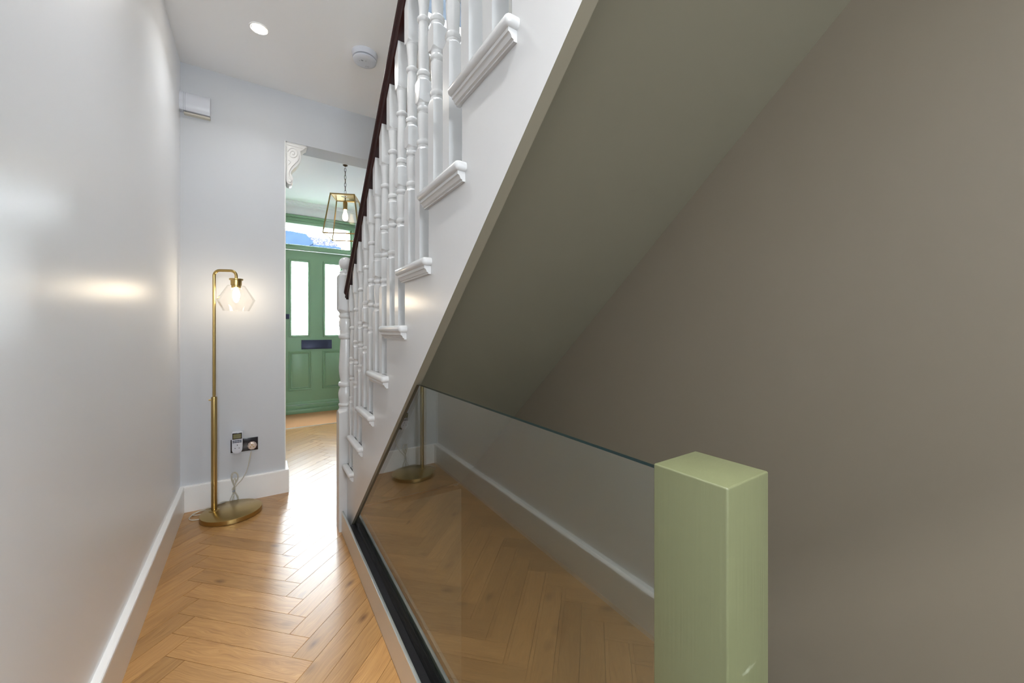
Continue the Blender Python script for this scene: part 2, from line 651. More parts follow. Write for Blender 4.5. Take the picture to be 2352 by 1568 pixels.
skirt('baseboard_left', [(XL(YB), YB), (XL(YE), YE)], 'tall white skirting board along the long left wall')
skirt('baseboard_end', [(XL(YE), YE), (XJ, YE), (XJ, YE2), (-.43, YE2), (-.43, YD)], 'white skirting board below the socket, turning into the archway')
skirt('baseboard_front_hall', [(XFR, YD), (XFR, YE2)])

# ------------------------------------------------------------------ herringbone floor
fl = box('floor', -.6, XFR + .05, YE2 - .3, YD, -.06, -.008, M['pavement'])
bpy.data.objects.remove(fl)
bm = bmesh.new()
add_prism(bm, [(-.45, YB), (XW, YB), (XW, .2), (.44, .2), (.44, 2.27), (XW, 2.27), (XW, YE2), (XFR, YE2), (XFR, YD), (-.45, YD)], 'z', -.06, -.0085)
floor = struct(bm_obj('floor', bm, M['joint']), 'honey oak herringbone floor of the hall')


def clip(poly, a, b, c):
    """keep a*x+b*y<=c"""
    out = []
    for i in range(len(poly)):
        p, q = poly[i], poly[(i + 1) % len(poly)]
        dp = a * p[0] + b * p[1] - c
        dq = a * q[0] + b * q[1] - c
        if dp <= 0:
            out.append(p)
        if (dp < 0 < dq) or (dq < 0 < dp):
            t = dp / (dp - dq)
            out.append((p[0] + (q[0] - p[0]) * t, p[1] + (q[1] - p[1]) * t))
    return out


MATY = 5.03
REG = [  # convex regions as lists of half planes
    [(0, -1, -.55), (0, 1, YE), (-1, -.01817, -(-.397 + 3.073 * .01817 - .0225)), (1, 0, .371)],   # hall
    [(0, -1, -2.385), (0, 1, YE), (-1, 0, -.371), (1, 0, XW)],                          # foot of stairs
    [(0, -1, -YE), (0, 1, YE2), (-1, 0, -XJ), (1, 0, 1.0)],                            # under the arch
    [(0, -1, -YE2), (0, 1, MATY), (-1, 0, .43), (1, 0, XFR)],                        # front hall
]
s_, Lm = .1193, .7275
G = .0008


def planks():
    out = []
    def add(p0, p1, q0, q1, along_q):
        out.append((p0 + G, p1 - G, q0 + G, q1 - G, along_q))
    for k in range(-30, 60):
        add(1.597 + s_ * k, 1.597 + s_ * (k + 1), 1.4255 + s_ * k, 1.4255 + Lm + s_ * k, True)
        add(1.716 + s_ * k, 1.716 + Lm + s_ * k, 1.4255 + s_ * k, 1.4255 + s_ * (k + 1), False)
        add(1.597 + s_ * k - Lm, 1.597 + s_ * k, 2.153 + s_ * (k - 1), 2.153 + s_ * k, False)
        t = 1.4255 + s_ * (k + 1)
        add(2.4435 + s_ * k, 2.4435 + s_ * (k + 1), t - Lm, t, True)
        # outermost columns
        p0 = 1.716 + Lm + s_ * k
        q0 = 1.4255 + s_ * (k + 1) - Lm
        add(p0 + s_, p0 + s_ + Lm, q0 - s_ + s_, q0 + s_, False)
    return out


R2 = math.sqrt(2)
nplank = 0
for (p0, p1, q0, q1, aq) in planks():
    quad = [((p - q) / 2, (p + q) / 2) for p, q in ((p0, q0), (p1, q0), (p1, q1), (p0, q1))]
    for reg in REG:
        poly = quad
        for (a, b, c) in reg:
            poly = clip(poly, a, b, c)
            if len(poly) < 3:
                break
        if len(poly) < 3:
            continue
        area_ = abs(sum(poly[i][0] * poly[(i + 1) % len(poly)][1] - poly[(i + 1) % len(poly)][0] * poly[i][1] for i in range(len(poly)))) / 2
        if area_ < 4e-4:
            continue
        cx = (quad[0][0] + quad[2][0]) / 2
        cy = (quad[0][1] + quad[2][1]) / 2
        ang = math.radians(135 if aq else 45)
        ca, sa = math.cos(-ang), math.sin(-ang)
        loc = [((x - cx) * ca - (y - cy) * sa, (x - cx) * sa + (y - cy) * ca) for x, y in poly]
        A2 = sum(loc[i][0] * loc[(i + 1) % len(loc)][1] - loc[(i + 1) % len(loc)][0] * loc[i][1] for i in range(len(loc)))
        if A2 < 0:
            loc = loc[::-1]
        n = len(loc)
        g = (sum(p[0] for p in loc) / n, sum(p[1] for p in loc) / n)
        top = []
        for x, y in loc:
            d = math.hypot(x - g[0], y - g[1])
            f = max(0, 1 - .0009 * 1.3 / max(d, .002))
            top.append((g[0] + (x - g[0]) * f, g[1] + (y - g[1]) * f))
        vs = [(x, y, -.008) for x, y in loc] + [(x, y, -.0009) for x, y in loc] + [(x, y, 0) for x, y in top]
        fs = [tuple(range(2 * n, 3 * n))]
        for i in range(n):
            j = (i + 1) % n
            fs.append((i, j, n + j, n + i))
            fs.append((n + i, n + j, 2 * n + j, 2 * n + i))
        me = bpy.data.meshes.new('plank')
        me.from_pydata(vs, [], fs)
        o = link('plank', me, M['oak'], floor)
        o.location = (cx, cy, 0)
        o.rotation_euler = (0, 0, ang)
        nplank += 1
print('planks', nplank)

# coir mat well and threshold
tag(box('doormat', -.40, XFR - .03, MATY + .012, YD - .06, -.008, .004, M['mat_coir'], bevel=.002), 'brown coir doormat filling the floor inside the green front door', 'doormat')
struct(box('trim_2', -.43, XFR, MATY, MATY + .012, -.008, .005, M['alu']), 'thin metal strip edging the doormat')

# ------------------------------------------------------------------ front door
frame = struct(boxes('trim_3', [(DX0, .19, YD - .03, YD + .12, 0, 2.56), (1.09, DX1, YD - .03, YD + .12, 0, 2.56),
                                 (DX0, DX1, YD - .03, YD + .12, 2.546, 2.66), (.19, 1.09, YD - .01, YD + .12, 2.205, 2.268),
                                 (DX0, DX1, YD - .045, YD - .03, 2.585, 2.60), (DX0, DX1, YD - .045, YD - .03, 2.63, 2.66),
                                 (.19, .215, YD + .0, YD + .12, 2.268, 2.546), (1.066, 1.09, YD + .0, YD + .12, 2.268, 2.546),
                                 (DX0, DX1, YD - .05, YD + .12, 0, .058), (.19, 1.09, YD - .02, YD + .12, .058, .108)],
                      M['green'], bevel=.003), 'green painted door frame with a transom bar')
pane = box('pane', .215, 1.066, YD + .05, YD + .056, 2.268, 2.546, M['pane'], frame)
door = bpy.data.objects.new('door_1', None)
COL.objects.link(door)
struct(door, 'green panelled front door with two tall glazed lights and a dark letter plate')
# slab built as stiles and rails round the openings
LG = (.336, .532, 1.055, 2.05)
RG = (.748, .944, 1.055, 2.05)
LP = (.333, .543, .34, .806)
RP = (.742, .951, .34, .806)
y0, y1 = YD + .03, YD + .075
bm = bmesh.new()
for b in [(.192, LG[0], y0, y1, .112, 2.199), (RG[1], 1.088, y0, y1, .112, 2.199), (LG[1], RG[0], y0, y1, .112, 2.199),
          (LG[0], LG[1], y0, y1, 2.05, 2.199), (RG[0], RG[1], y0, y1, 2.05, 2.199),
          (LG[0], LG[1], y0, y1, .112, 1.055), (RG[0], RG[1], y0, y1, .112, 1.055)]:
    add_box(bm, *b)
bm_obj2('door_leaf', bm, M['green'], door)


def ring_mould(name, r, w, y, prof, mat, parent):
    """rectangular mitred moulding; r=(x0,x1,z0,z1) inner edge; prof [(outward, depth)]"""
    bm = bmesh.new()
    cs = [(r[0], r[2], -1, -1), (r[1], r[2], 1, -1), (r[1], r[3], 1, 1), (r[0], r[3], -1, 1)]
    rings = [[bm.verts.new((x + sx * a, y - d, z + sz * a)) for a, d in prof] for x, z, sx, sz in cs]
    n = len(prof)
    for i in range(4):
        a, b = rings[i], rings[(i + 1) % 4]
        for k in range(n):
            bm.faces.new((a[k], b[k], b[(k + 1) % n], a[(k + 1) % n]))
    return bm_obj(name, bm, mat, parent, smooth=25)


gp = [(0, -.02), (0, .001), (.006, .008), (.014, .006), (.018, .012), (.026, .012), (.030, 0), (.030, -.01)]
pp = [(-.006, -.004), (-.004, .004), (.004, .009), (.012, .003), (.018, .010), (.026, .012), (.032, .004), (.032, -.004)]
for r in (LG, RG):
    mo = ring_mould('glazing_bead', r, .03, y0, gp, M['green'], door)
    pn = box('pane', r[0], r[1], y0 + .015, y0 + .021, r[2], r[3], M['pane'], door)
    ex0, ex1, ez0, ez1 = r[0] + .045, r[1] - .045, r[2] + .045, r[3] - .06
    bmx = bmesh.new()
    for b in [(ex0, ex0 + .0025, y0 + .013, y0 + .0145, ez0, ez1), (ex1 - .0025, ex1, y0 + .013, y0 + .0145, ez0, ez1),
              (ex0, ex1, y0 + .013, y0 + .0145, ez0, ez0 + .0025)]:
        add_box(bmx, *b)
    bm_obj2('leaded_line', bmx, M['plastic_seam'], pn)
for r in (LP, RP):
    ring_mould('panel_moulding', r, .03, y0, pp, M['green'], door)
    box('panel', r[0] + .012, r[1] - .012, y0 - .003, y0 + .001, r[2] + .012, r[3] - .012, M['green'], door, bevel=.0012)
lp = prism('letter_plate', [(y0, .861), (y0 - .022, .861), (y0 - .022, .885), (y0 - .012, .985), (y0, .985)], 'x', .452, .828, M['navy'], door, bevel=.002)
box('latch', .205, .312, y0 - .03, y0, 1.27, 1.335, M['navy'], door, bevel=.004)
prism('weather_bar', [(y0, .112), (y0 - .014, .112), (y0 - .012, .135), (y0, .150)], 'x', .192, 1.088, M['green'], door)
box('bottom_seal', .192, 1.088, y0 - .006, y0 + .004, .106, .114, M['alu'], door)

# ------------------------------------------------------------------ street beyond the transom
struct(box('ground', -20, 30, YD + .3, 45, -.25, -.12, M['pavement']), 'pale pavement and street outside')
hs = thing('neighbouring_house', 'white house across the street with tiled roof and blue slate dormer', 'house', (0, 0, 0))
box('wall', -2, 2.68, 17.6, 24, -.12, 4.46, M['render_white'], hs)
prism('roof', [(17.35, 4.56), (19.6, 5.36), (21.9, 4.56), (21.9, 4.46), (17.35, 4.46)], 'x', -2.2, 2.75, M['tile'], hs)
box('gutter', -2.2, 2.78, 17.25, 17.35, 4.47, 4.57, M['slate'], hs, bevel=.02)
dm = prism('dormer', [(-1.0, 4.45), (1.55, 4.45), (1.75, 4.60), (1.48, 4.93), (.95, 4.97), (-1.0, 4.97)], 'y', 17.15, 18.8, M['slate'], hs)
box('chimney', -1.7, -1.1, 19.3, 19.9, 4.9, 6.1, M['render_white'], hs, bevel=.03)

# ------------------------------------------------------------------ staircase
RISE, GO = .1893, .218
YN = lambda n: 1.512 + (6 - n) * GO
ZN = lambda n: RISE * n
NOSE = .028
XS = .400
st = thing('staircase', 'white painted flight of stairs rising over the stairwell', 'staircase', (.7, 2.3, 0))


def to_parent(o, par):
    o.parent = par
    o.matrix_parent_inverse = Matrix.Translation(-par.location)
    return o


def sp(o):
    return to_parent(o, st)


LN = lambda y: 1.978 - .871 * y
# outer cut string
pts = [(2.30, 0.0), (2.271, 0.0), (-.80, LN(-.80)), (-.80, ZU - .26)]
top = []
y_top = YN(16) - NOSE
pts = [(2.297, .0005), (2.2705, .0005), (-.69, LN(-.69)), (-.69, ZN(15) + .1)]
pts[-1] = (-.689, ZN(16) - .024)
prev = None
for n in range(16, 1, -1):
    yr = YN(n) - NOSE
    if n == 16:
        pts.append((yr, ZN(16) - .024))
        pts.append((yr, ZN(15) - .024))
    else:
        if n > 2:
            pts.append((yr, ZN(n) - .024))
            pts.append((yr, ZN(n - 1) - .024))
        else:
            pts.append((2.297, ZN(2) - .024))
bm = bmesh.new()
add_prism(bm, pts, 'x', XS, .426)
so = sp(bm_obj('outer_string', bm, [M['gloss'], M['string_shade']]))
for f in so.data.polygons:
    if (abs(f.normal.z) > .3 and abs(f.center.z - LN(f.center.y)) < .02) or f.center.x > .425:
        f.material_index = 1  # underside and back of the white string take the shade tone
# wall string
sp(prism('wall_string', [(2.55, .0), (2.55, .36), (2.6, .36), (-.69, LN(-.69) + .62), (-.69, LN(-.69) + .1), (2.28, .1), (2.28, 0)], 'x', XW - .02, XW, M['gloss']))


def tread_mesh(w0, w1):
    bm = bmesh.new()
    r = .012
    prof = [(-.246, -.024), (-.246, 0), (-r, 0)]
    for i in range(1, 7):
        t = P90 - i / 6 * math.pi
        prof.append((-r + r * math.cos(t), -r + r * math.sin(t)))
    add_prism(bm, prof, 'x', w0, w1)
    return bm


for n in range(1, 17):
    x0 = XS if n > 1 else .445
    bm = tread_mesh(x0, XW - .02)
    if n == 16:
        bm = bmesh.new()
        add_box(bm, XS, XW - .02, -.05, 0, -.024, 0)
    t = bm_obj('tread', bm, M['gloss'], smooth=35)
    t.location = (0, YN(n), ZN(n))
    sp(t)
    box_r = box('riser', x0 + .002, XW - .02, YN(n) - NOSE - .018, YN(n) - NOSE, ZN(n - 1) + (.0 if n > 1 else 0), ZN(n) - .024, M['gloss'])
    sp(box_r)
    if n == 1 or n == 16:
        continue
    # returned nosing on the open side, half round with rounded ends
    y_near, y_far = -.272, 0.0
    if n == 2:
        y_far = 2.2975 - YN(2)
    bm = bmesh.new()
    add_box(bm, .372, XS + .004, y_near, y_far, -.024, 0)
    nose = bm_obj('return_nosing', bm, M['gloss'], bevel=.0105, seg=4,
                  keep=lambda e: all(v.co.x < .373 for v in e.verts) or (abs(e.verts[0].co.y - e.verts[1].co.y) < 1e-5 and abs(e.verts[0].co.z - e.verts[1].co.z) < 1e-5))
    nose.parent = t
    bm = bmesh.new()
    add_prism(bm, [(XS + .003, -.0235), (.3805, -.0235), (.3805, -.0315), (.3840, -.0330), (.3865, -.0365), (.3880, -.0410), (.3925, -.0430), (.3925, -.0465), (XS + .003, -.0465)], 'y', -.263, (-.012 if n > 2 else y_far))
    sc = bm_obj('scotia_moulding', bm, M['gloss'], t, smooth=20)
    if n > 2:
        bm = bmesh.new()
        add_box(bm, XS, XW - .02, -NOSE, -.014, -.044, -.0235)
        bm_obj('front_scotia', bm, M['gloss'], t, bevel=.004)

# sloping underside between the strings
soff = struct(prism('ceiling_sloping', [(2.20, LN(2.20) + .10), (-.85, LN(-.85) + .10), (-.85, LN(-.85) + .125), (2.20, LN(2.20) + .125)], 'x', .426, XW, M['soffit']),
              'sloping plaster underside of the stairs above the glass balustrade')

# basement flight under the soffit
bst = thing('basement_stairs', 'plain steps going down behind the glass balustrade', 'staircase', (.75, .3, 0))
for k in range(1, 10):
    o = box('step', .46, XW - .01, .2 + (k - 1) * .215, .2 + k * .215 + .02, -.19 * k - .19, -.19 * k, M['wall_shaded'], bevel=.004)
    to_parent(o, bst)

# ------------------------------------------------------------------ banister: newel, balusters, handrail
ban = thing('stair_banister', 'white turned balusters under a dark mahogany handrail with ball-topped newel', 'banister', (.42, 2.34, 0))
UND = lambda y: 2.137 - .885 * (y - 1.342)
# handrail section (x offset from centre, height above underside)
half_sec = [(0, 0), (.024, 0), (.026, .006), (.031, .012), (.029, .019), (.026, .023), (.032, .028), (.0365, .036), (.0365, .043), (.032, .053), (.021, .061), (.008, .064), (0, .0645)]
sec = half_sec + [(-x, z) for x, z in half_sec[::-1][1:-1]]
bm = bmesh.new()
ya, yb = 2.2975, -.72
CX = .4195
A = [bm.verts.new((CX + x, ya, UND(ya) + z)) for x, z in sec]
B = [bm.verts.new((CX + x, yb, UND(yb) + z)) for x, z in sec]
bm.faces.new(A); bm.faces.new(B[::-1])
for i in range(len(sec)):
    j = (i + 1) % len(sec)
    bm.faces.new((A[i], B[i], B[j], A[j]))
to_parent(bm_obj('handrail', bm, M['mahogany'], smooth=40), ban)


def baluster_profile(dz, topz):
    F = .031
    p = [(0, F), (.250 + dz, F)]
    for i in range(1, 6):       # turned shoulder
        t = i / 5
        p.append((.250 + dz + .010 * t, F - (F - .0195) * math.sin(t * P90) ** 1.5))
    rest = [(.2615, .0185), (.268, .0185), (.2685, .0180), (.270, .0195), (.274, .0212), (.279, .0214), (.284, .0200), (.286, .0165), (.289, .0160),
            (.300, .0166), (.330, .0180), (.362, .0192), (.366, .0192), (.369, .0165), (.372, .0162), (.3745, .0185), (.378, .0203), (.382, .0206), (.386, .0195), (.3885, .0180), (.396, .0185)]
    p += [(z + dz, r) for z, r in rest]
    for i in range(0, 6):
        t = i / 5
        p.append((.397 + dz + .008 * t, .0190 + (F - .0190) * (1 - math.cos(t * P90)) ** .8))
    p.append((.462 + dz, F))
    for i in range(1, 6):
        t = i / 5
        p.append((.462 + dz + .009 * t, F - (F - .0195) * math.sin(t * P90) ** 1.5))
    rest = [(.4725, .0185), (.480, .0185), (.4815, .0175), (.484, .0200), (.489, .0213), (.494, .0210), (.498, .0190), (.500, .0165), (.504, .0160),
            (.53, .0168), (.58, .0166), (.63, .0155), (.648, .0150), (.650, .0150), (.652, .0175), (.656, .0196), (.660, .0200), (.664, .0192), (.667, .0165), (.669, .0140),
            (.680, .0138), (.700, .0150), (.720, .0175), (.735, .0190), (.738, .0192), (.7385, .0185), (.7395, .0192), (.742, .0192)]
    p += [(z + dz, r) for z, r in rest]
    for i in range(0, 6):
        t = i / 5
        p.append((.7425 + dz + .010 * t, .0192 + (F - .0192) * (1 - math.cos(t * P90)) ** .8))
    p.append((topz, F))
    return p


BH = .0205
bxc = XS + BH + .0005
meshes = {}
for n in range(2, 16):
    for j, (off, dz) in enumerate(((.0415, 0), (.1485, .095))):
        if n == 2 and j == 0:
            continue
        y = YN(n) - off
        topz = UND(y) + .021 - ZN(n)
        bm = bmesh.new()
        add_lathe(bm, baluster_profile(dz, topz), 32, half=BH)
        b = bm_obj('baluster', bm, M['gloss'], smooth=28)
        b.location = (bxc, y, ZN(n))
        to_parent(b, ban)

NWX, NWY, NH = .4015, 2.341, .0430
npf = [(0, .062), (.655, .062)]
for i in range(1, 7):
    t = i / 6
    npf.append((.655 + .022 * t, .062 - (.062 - .038) * math.sin(t * P90) ** 1.5))
npf += [(.679, .0365), (.690, .0365), (.692, .0350), (.694, .0385), (.700, .0405), (.706, .0390), (.709, .0350), (.714, .0345), (.730, .0375), (.750, .0400), (.765, .0400),
        (.785, .0360), (.798, .0310), (.801, .0310), (.803, .0370), (.810, .0405), (.818, .0405), (.826, .0370), (.829, .0310), (.840, .0300), (.858, .0335), (.885, .0365), (.910, .0372),
        (.960, .0350), (1.02, .0315), (1.068, .0290), (1.070, .0320), (1.075, .0365), (1.083, .0395), (1.090, .0390), (1.096, .0340), (1.104, .0320), (1.120, .0345), (1.145, .0370), (1.165, .0375),
        (1.180, .0350), (1.186, .0325), (1.188, .0350), (1.193, .0385), (1.200, .0395), (1.206, .0380), (1.209, .0345), (1.216, .0345), (1.218, .036)]
for i in range(0, 7):
    t = i / 6
    npf.append((1.219 + .020 * t, .037 + (.062 - .037) * (1 - math.cos(t * P90)) ** .8))
npf += [(1.418, .062)]
for i in range(1, 7):
    t = i / 6
    npf.append((1.418 + .020 * t, .062 - (.062 - .036) * math.sin(t * P90) ** 1.5))
npf += [(1.440, .034), (1.448, .035), (1.452, .031), (1.458, .020), (1.462, .018)]
ro, zc = .0375, 1.497
a0 = math.asin((1.4655 - zc) / ro)
for i in range(0, 17):
    a = a0 + (P90 - a0) * i / 16
    npf.append((zc + ro * math.sin(a), max(ro * math.cos(a), 0.0004)))
nw = lathe('newel_post', npf, M['gloss'], None, (NWX, NWY, 0), 48, half=NH, smooth=30)
to_parent(nw, ban)

# ------------------------------------------------------------------ glass balustrade
gb = thing('glass_balustrade', 'frameless glass panel in a black floor channel guarding the stairwell', 'balustrade', (.41, 1.2, 0))
gx0, gx1 = .411, .421
gt = .9475
LG_ = lambda y: LN(y) - .004
ytop = (1.978 - .004 - gt) / .871
ylow = (1.978 - .004 - .07) / .871
bm = bmesh.new()
outl = [(.300, .07), (ylow, .07), (ytop, gt), (.300, gt)]
add_prism(bm, outl, 'x', gx0, gx1)
bmesh.ops.recalc_face_normals(bm, faces=bm.faces)
me = bpy.data.meshes.new('glass_panel')
for f in bm.faces:
    f.material_index = 0 if abs(f.normal.x) > .9 else 1
bm.to_mesh(me); bm.free()
me.materials.append(M['glass']); me.materials.append(M['glass_edge'])
to_parent(link('glass_panel', me, None), gb)
to_parent(box('fascia', .371, .3795, -.55, 2.2975, 0, .1125, M['fascia']), gb)
to_parent(box('capping_lip', .3708, .3812, -.55, 2.2975, .1125, .1150, M['alu'], bevel=.0007), gb)
to_parent(boxes('gasket', [(.3812, .4105, -.55, 2.140, .012, .100), (.4215, .437, -.55, 2.14, .012, .100)], M['black']), gb)
to_parent(boxes('channel', [(.3795, .452, -.55, 2.14, .0, .012), (.437, .452, -.55, 2.14, .012, .112)], M['alu']), gb)
post = box('end_post', .4055, .4955, .2105, .3010, -.06, .9555, M['post'], bevel=.0022, seg=3)
to_parent(post, gb)

# ------------------------------------------------------------------ corbel and arch trim
def PXY(u, v, y):
    """point on the plane y = const seen at photograph pixel (u, v) -- used only to size the carved bracket"""
    a = (u - 1176) / FPX
    d0 = math.cos(PSI) * a + math.sin(PSI)
    d1 = -math.sin(PSI) * a + math.cos(PSI)
    t = y / d1
    return d0 * t, CAMH + (758 - v) / FPX * t


cb = thing('corbel_bracket', 'carved white scroll corbel under the left end of the arch', 'corbel', (XJ, 3.15, 2.35))
cpx = [(656, 321), (706, 333), (706, 338), (701, 340), (696, 345), (690, 347), (690.5, 352), (691.5, 360), (691, 367), (688, 374), (682, 381), (675, 387), (670, 393), (668, 398),
       (670, 402), (673, 407), (674, 412), (673, 418), (670, 422), (665, 423), (661, 421), (658, 417), (657, 410)]
cp = []
for u, v in cpx:
    x, z = PXY(u, v, 3.10)
    cp.append((max(x, XJ + .0002), min(z, ZA - .0002)))
cp[0] = (XJ + .0002, ZA - .0002)
body = prism('bracket', cp, 'y', 3.10, 3.20, M['trim'], bevel=.0035)
to_parent(body, cb)


def relief(name, px, r, y=3.098):
    pts = []
    for p in smooth_path([(u, v, 0) for u, v in px], 6):
        x, z = PXY(p.x, p.y, 3.098)
        pts.append((x, y, z))
    to_parent(tube(name, pts, r, M['trim'], n=8), cb)


relief('fillet', [(659, 325), (675, 329.5), (690, 333), (702, 336)], .0035)
relief('fillet', [(659, 331), (675, 335.5), (690, 339), (696, 341)], .0045)
relief('fillet', [(658.5, 337), (658.6, 360), (658.8, 385), (659, 408)], .0040)
spiral = []
for i in range(0, 26):
    t = i / 25
    ang = -math.pi * .9 + t * 3.6 * math.pi
    rr = (1 - t) * 11.5 + 1.5
    spiral.append((672.5 + rr * math.cos(ang), 352 + rr * 1.05 * math.sin(ang)))
relief('volute', spiral, .0042)
relief('scroll_stem', [(686, 357), (685, 366), (678, 374), (670, 382), (664.5, 391), (663, 400), (665, 408), (669, 413), (667, 418), (663, 416)], .0050)
relief('scroll_stem', [(662, 367), (667, 371), (662, 378)], .0030)
# small bead edging the arch opening
struct(box('trim_4', XJ - .002, XJ + .0035, YE - .0035, YE + .002, .157, ZA, M['trim'], bevel=.001), 'fine bead up the edge of the archway')

# ------------------------------------------------------------------ floor lamp
LX, LY = -.241, 2.930
BXc, BYc = -.152, 2.885
HX, HY = -.130, 2.878
lamp = thing('floor_lamp', 'brass floor lamp with clear faceted glass shade beside the socket', 'lamp', (BXc, BYc, 0))
def lp_(o):
    return to_parent(o, lamp)
base = lathe('base', [(0, .150), (.002, .1535), (.003, .155), (.0245, .155), (.027, .1545), (.028, .1525), (.0285, 0.0004)], M['brass'], None, (BXc, BYc, .0005), 72, smooth=30)
lp_(base)
lp_(lathe('collar', [(.028, .028), (.030, .028), (.032, .024), (.0335, .017)], M['brass'], None, (LX, LY, 0), 32))
lp_(lathe('lower_pole', [(.03, .0150), (.712, .0150), (.716, .0142), (.717, .0095)], M['brass'], None, (LX, LY, 0), 24))
kn = lathe('height_knob', [(-.008, .0045), (.008, .0045)], M['brass'], None, (LX - .018, LY - .004, .700), 12)
kn.rotation_euler = (0, P90, 0)
lp_(kn)
br = .032
pp_ = [(LX, LY, .70), (LX, LY, 1.0), (LX, LY, 1.482 - br)]
dirv = Vector((HX - LX, HY - LY, 0)); dl = dirv.length; dirv.normalize()
for i in range(1, 9):
    t = i / 8 * P90
    q = Vector((LX, LY, 1.482 - br)) + dirv * br * (1 - math.cos(t)) + Vector((0, 0, br * math.sin(t)))
    pp_.append(tuple(q))
for i in range(0, 9):
    t = i / 8 * P90
    q = Vector((LX, LY, 1.482)) + dirv * (dl - br) + dirv * br * math.sin(t) - Vector((0, 0, br * (1 - math.cos(t))))
    pp_.append(tuple(q))
pp_.append((HX, HY, 1.43))
lp_(tube('upper_arm', pp_, .0083, M['brass'], n=16))
sock = lathe('lamp_holder', [(-.052, .0005), (-.052, .024), (-.038, .0245), (-.037, .028), (-.006, .0285), (-.0055, .035), (-.001, .036), (.003, .0355), (.004, .030), (.006, .009)], M['brass'], None, (HX, HY, 1.430), 32)
lp_(sock)
fac = 12
bm = bmesh.new()
prof = [(1.392, .036), (1.390, .046), (1.304, .098), (1.238, .067)]
add_lathe(bm, prof + [(z + (.001 if i else 0), r - .0022) for i, (z, r) in reversed(list(enumerate(prof)))], fac, cap=False)
bm.verts.ensure_lookup_table()
shade = bm_obj('glass_shade', bm, M['shade'], None, (HX, HY, 0))
lp_(shade)


def bulb(name, x, y, ztop, zbot, r, mglow, par):
    h = ztop - zbot
    pr = [(zbot, .0004)]
    for i in range(1, 10):
        t = i / 9
        pr.append((zbot + h * .62 * (1 - math.cos(t * P90)), r * math.sin(t * P90)))
    pr += [(zbot + h * .75, r * .86), (zbot + h * .88, r * .60), (ztop, r * .48)]
    return to_parent(lathe(name, pr, mglow, None, (x, y, 0), 20, smooth=60), par)


bulb('bulb', HX, HY, 1.378, 1.288, .019, M['bulb_lamp'], lamp)
# flex loops lying behind the base
tb = smooth_path([(LX + .01, LY + .02, .030), (-.27, 2.985, .03), (-.33, 3.00, .012), (-.36, 2.96, .005), (-.345, 2.915, .004), (-.30, 2.90, .004)], 8)
lp_(tube('flex', tb, .0028, M['clearflex'], n=6))
tb = smooth_path([(-.25, 3.0, .006), (-.31, 3.03, .006), (-.352, 2.99, .006), (-.30, 2.965, .010), (-.24, 3.01, .03), (-.20, 3.045, .03), (-.14, 3.055, .006)], 8)
lp_(tube('flex', tb, .0028, M['clearflex'], n=6))

# ------------------------------------------------------------------ socket, timer, plug
def onw(u, v, y=YE):
    return PXY(u, v, y)


sk = thing('wall_socket', 'black glass double socket plate low on the end wall', 'socket', (-.095, YE, .363))
x0, x1 = -.169, -.0205
to_parent(box('faceplate', x0, x1, YE - .007, YE, .3215, .406, M['black_gloss'], bevel=.0018), sk)
to_parent(box('rocker_switch', -.098, -.088, YE - .0095, YE - .007, .378, .390, M['black_gloss'], bevel=.001), sk)

tm = thing('plug_in_timer', 'white plug-in timer with olive display on the black socket', 'timer', (-.131, YE - .05, .39))
yf = YE - .070
tx0, tx1 = -.1595, -.1035
outl = [(tx0 + .003, .4635), (tx0, .459), (tx0 + .0005, .358)]
for i in range(0, 13):
    t = math.pi + i / 12 * math.pi
    outl.append(((tx0 + tx1) / 2 + .0275 * math.cos(t), .3565 + .0275 * math.sin(t)))
outl += [(tx1 - .0005, .358), (tx1, .459), (tx1 - .003, .4635)]
to_parent(prism('case', outl, 'y', yf, YE - .0075, M['white_plastic'], bevel=.0015), tm)
to_parent(box('display_bezel', tx0 + .003, tx1 - .003, yf - .0012, yf + .001, .4215, .4615, M['black_gloss'], bevel=.0008), tm)
lcd = box('display', tx0 + .007, tx1 - .007, yf - .0016, yf - .0005, .427, .4545, M['lcd'])
to_parent(lcd, tm)
txt = bpy.data.curves.new('display_digits', 'FONT')
txt.body = '10:21'
txt.size = .0175
txt.align_x = 'CENTER'; txt.align_y = 'CENTER'
txt.extrude = .0002
txt.materials.append(M['lcd_digit'])
tmp_ = bpy.data.objects.new('display_digits', txt)
COL.objects.link(tmp_)
bpy.context.view_layer.update()
tme = bpy.data.meshes.new_from_object(tmp_.evaluated_get(bpy.context.evaluated_depsgraph_get()))
bpy.data.objects.remove(tmp_)
tme.materials.clear()
to = link('display_digits', tme, M['lcd_digit'])
to.location = ((tx0 + tx1) / 2 + .003, yf - .0018, .4405)
to.rotation_euler = (P90, 0, 0)
to_parent(to, tm)
for z in (.4125, .4025):
    for k in range(4):
        w = (tx1 - tx0 - .008) / 4
        to_parent(box('button', tx0 + .004 + k * w, tx0 + .004 + (k + 1) * w - .0008, yf - .002, yf + .001, z - .0028, z + .0028, M['navy'], bevel=.0006), tm)
cxm = (tx0 + tx1) / 2
for (dx, z, w, h) in ((0.001, .3835, .0042, .0065), (-.0105, .3640, .0060, .0038), (.0105, .3640, .0060, .0038)):
    to_parent(box('socket_hole', cxm + dx - w / 2, cxm + dx + w / 2, yf - .0004, yf + .001, z - h / 2, z + h / 2, M['black']), tm)
to_parent(lathe('indicator', [(0, .0016), (.0008, .0016)], M['navy'], None, (tx0 + .009, yf - .0006, .392), 10), tm)

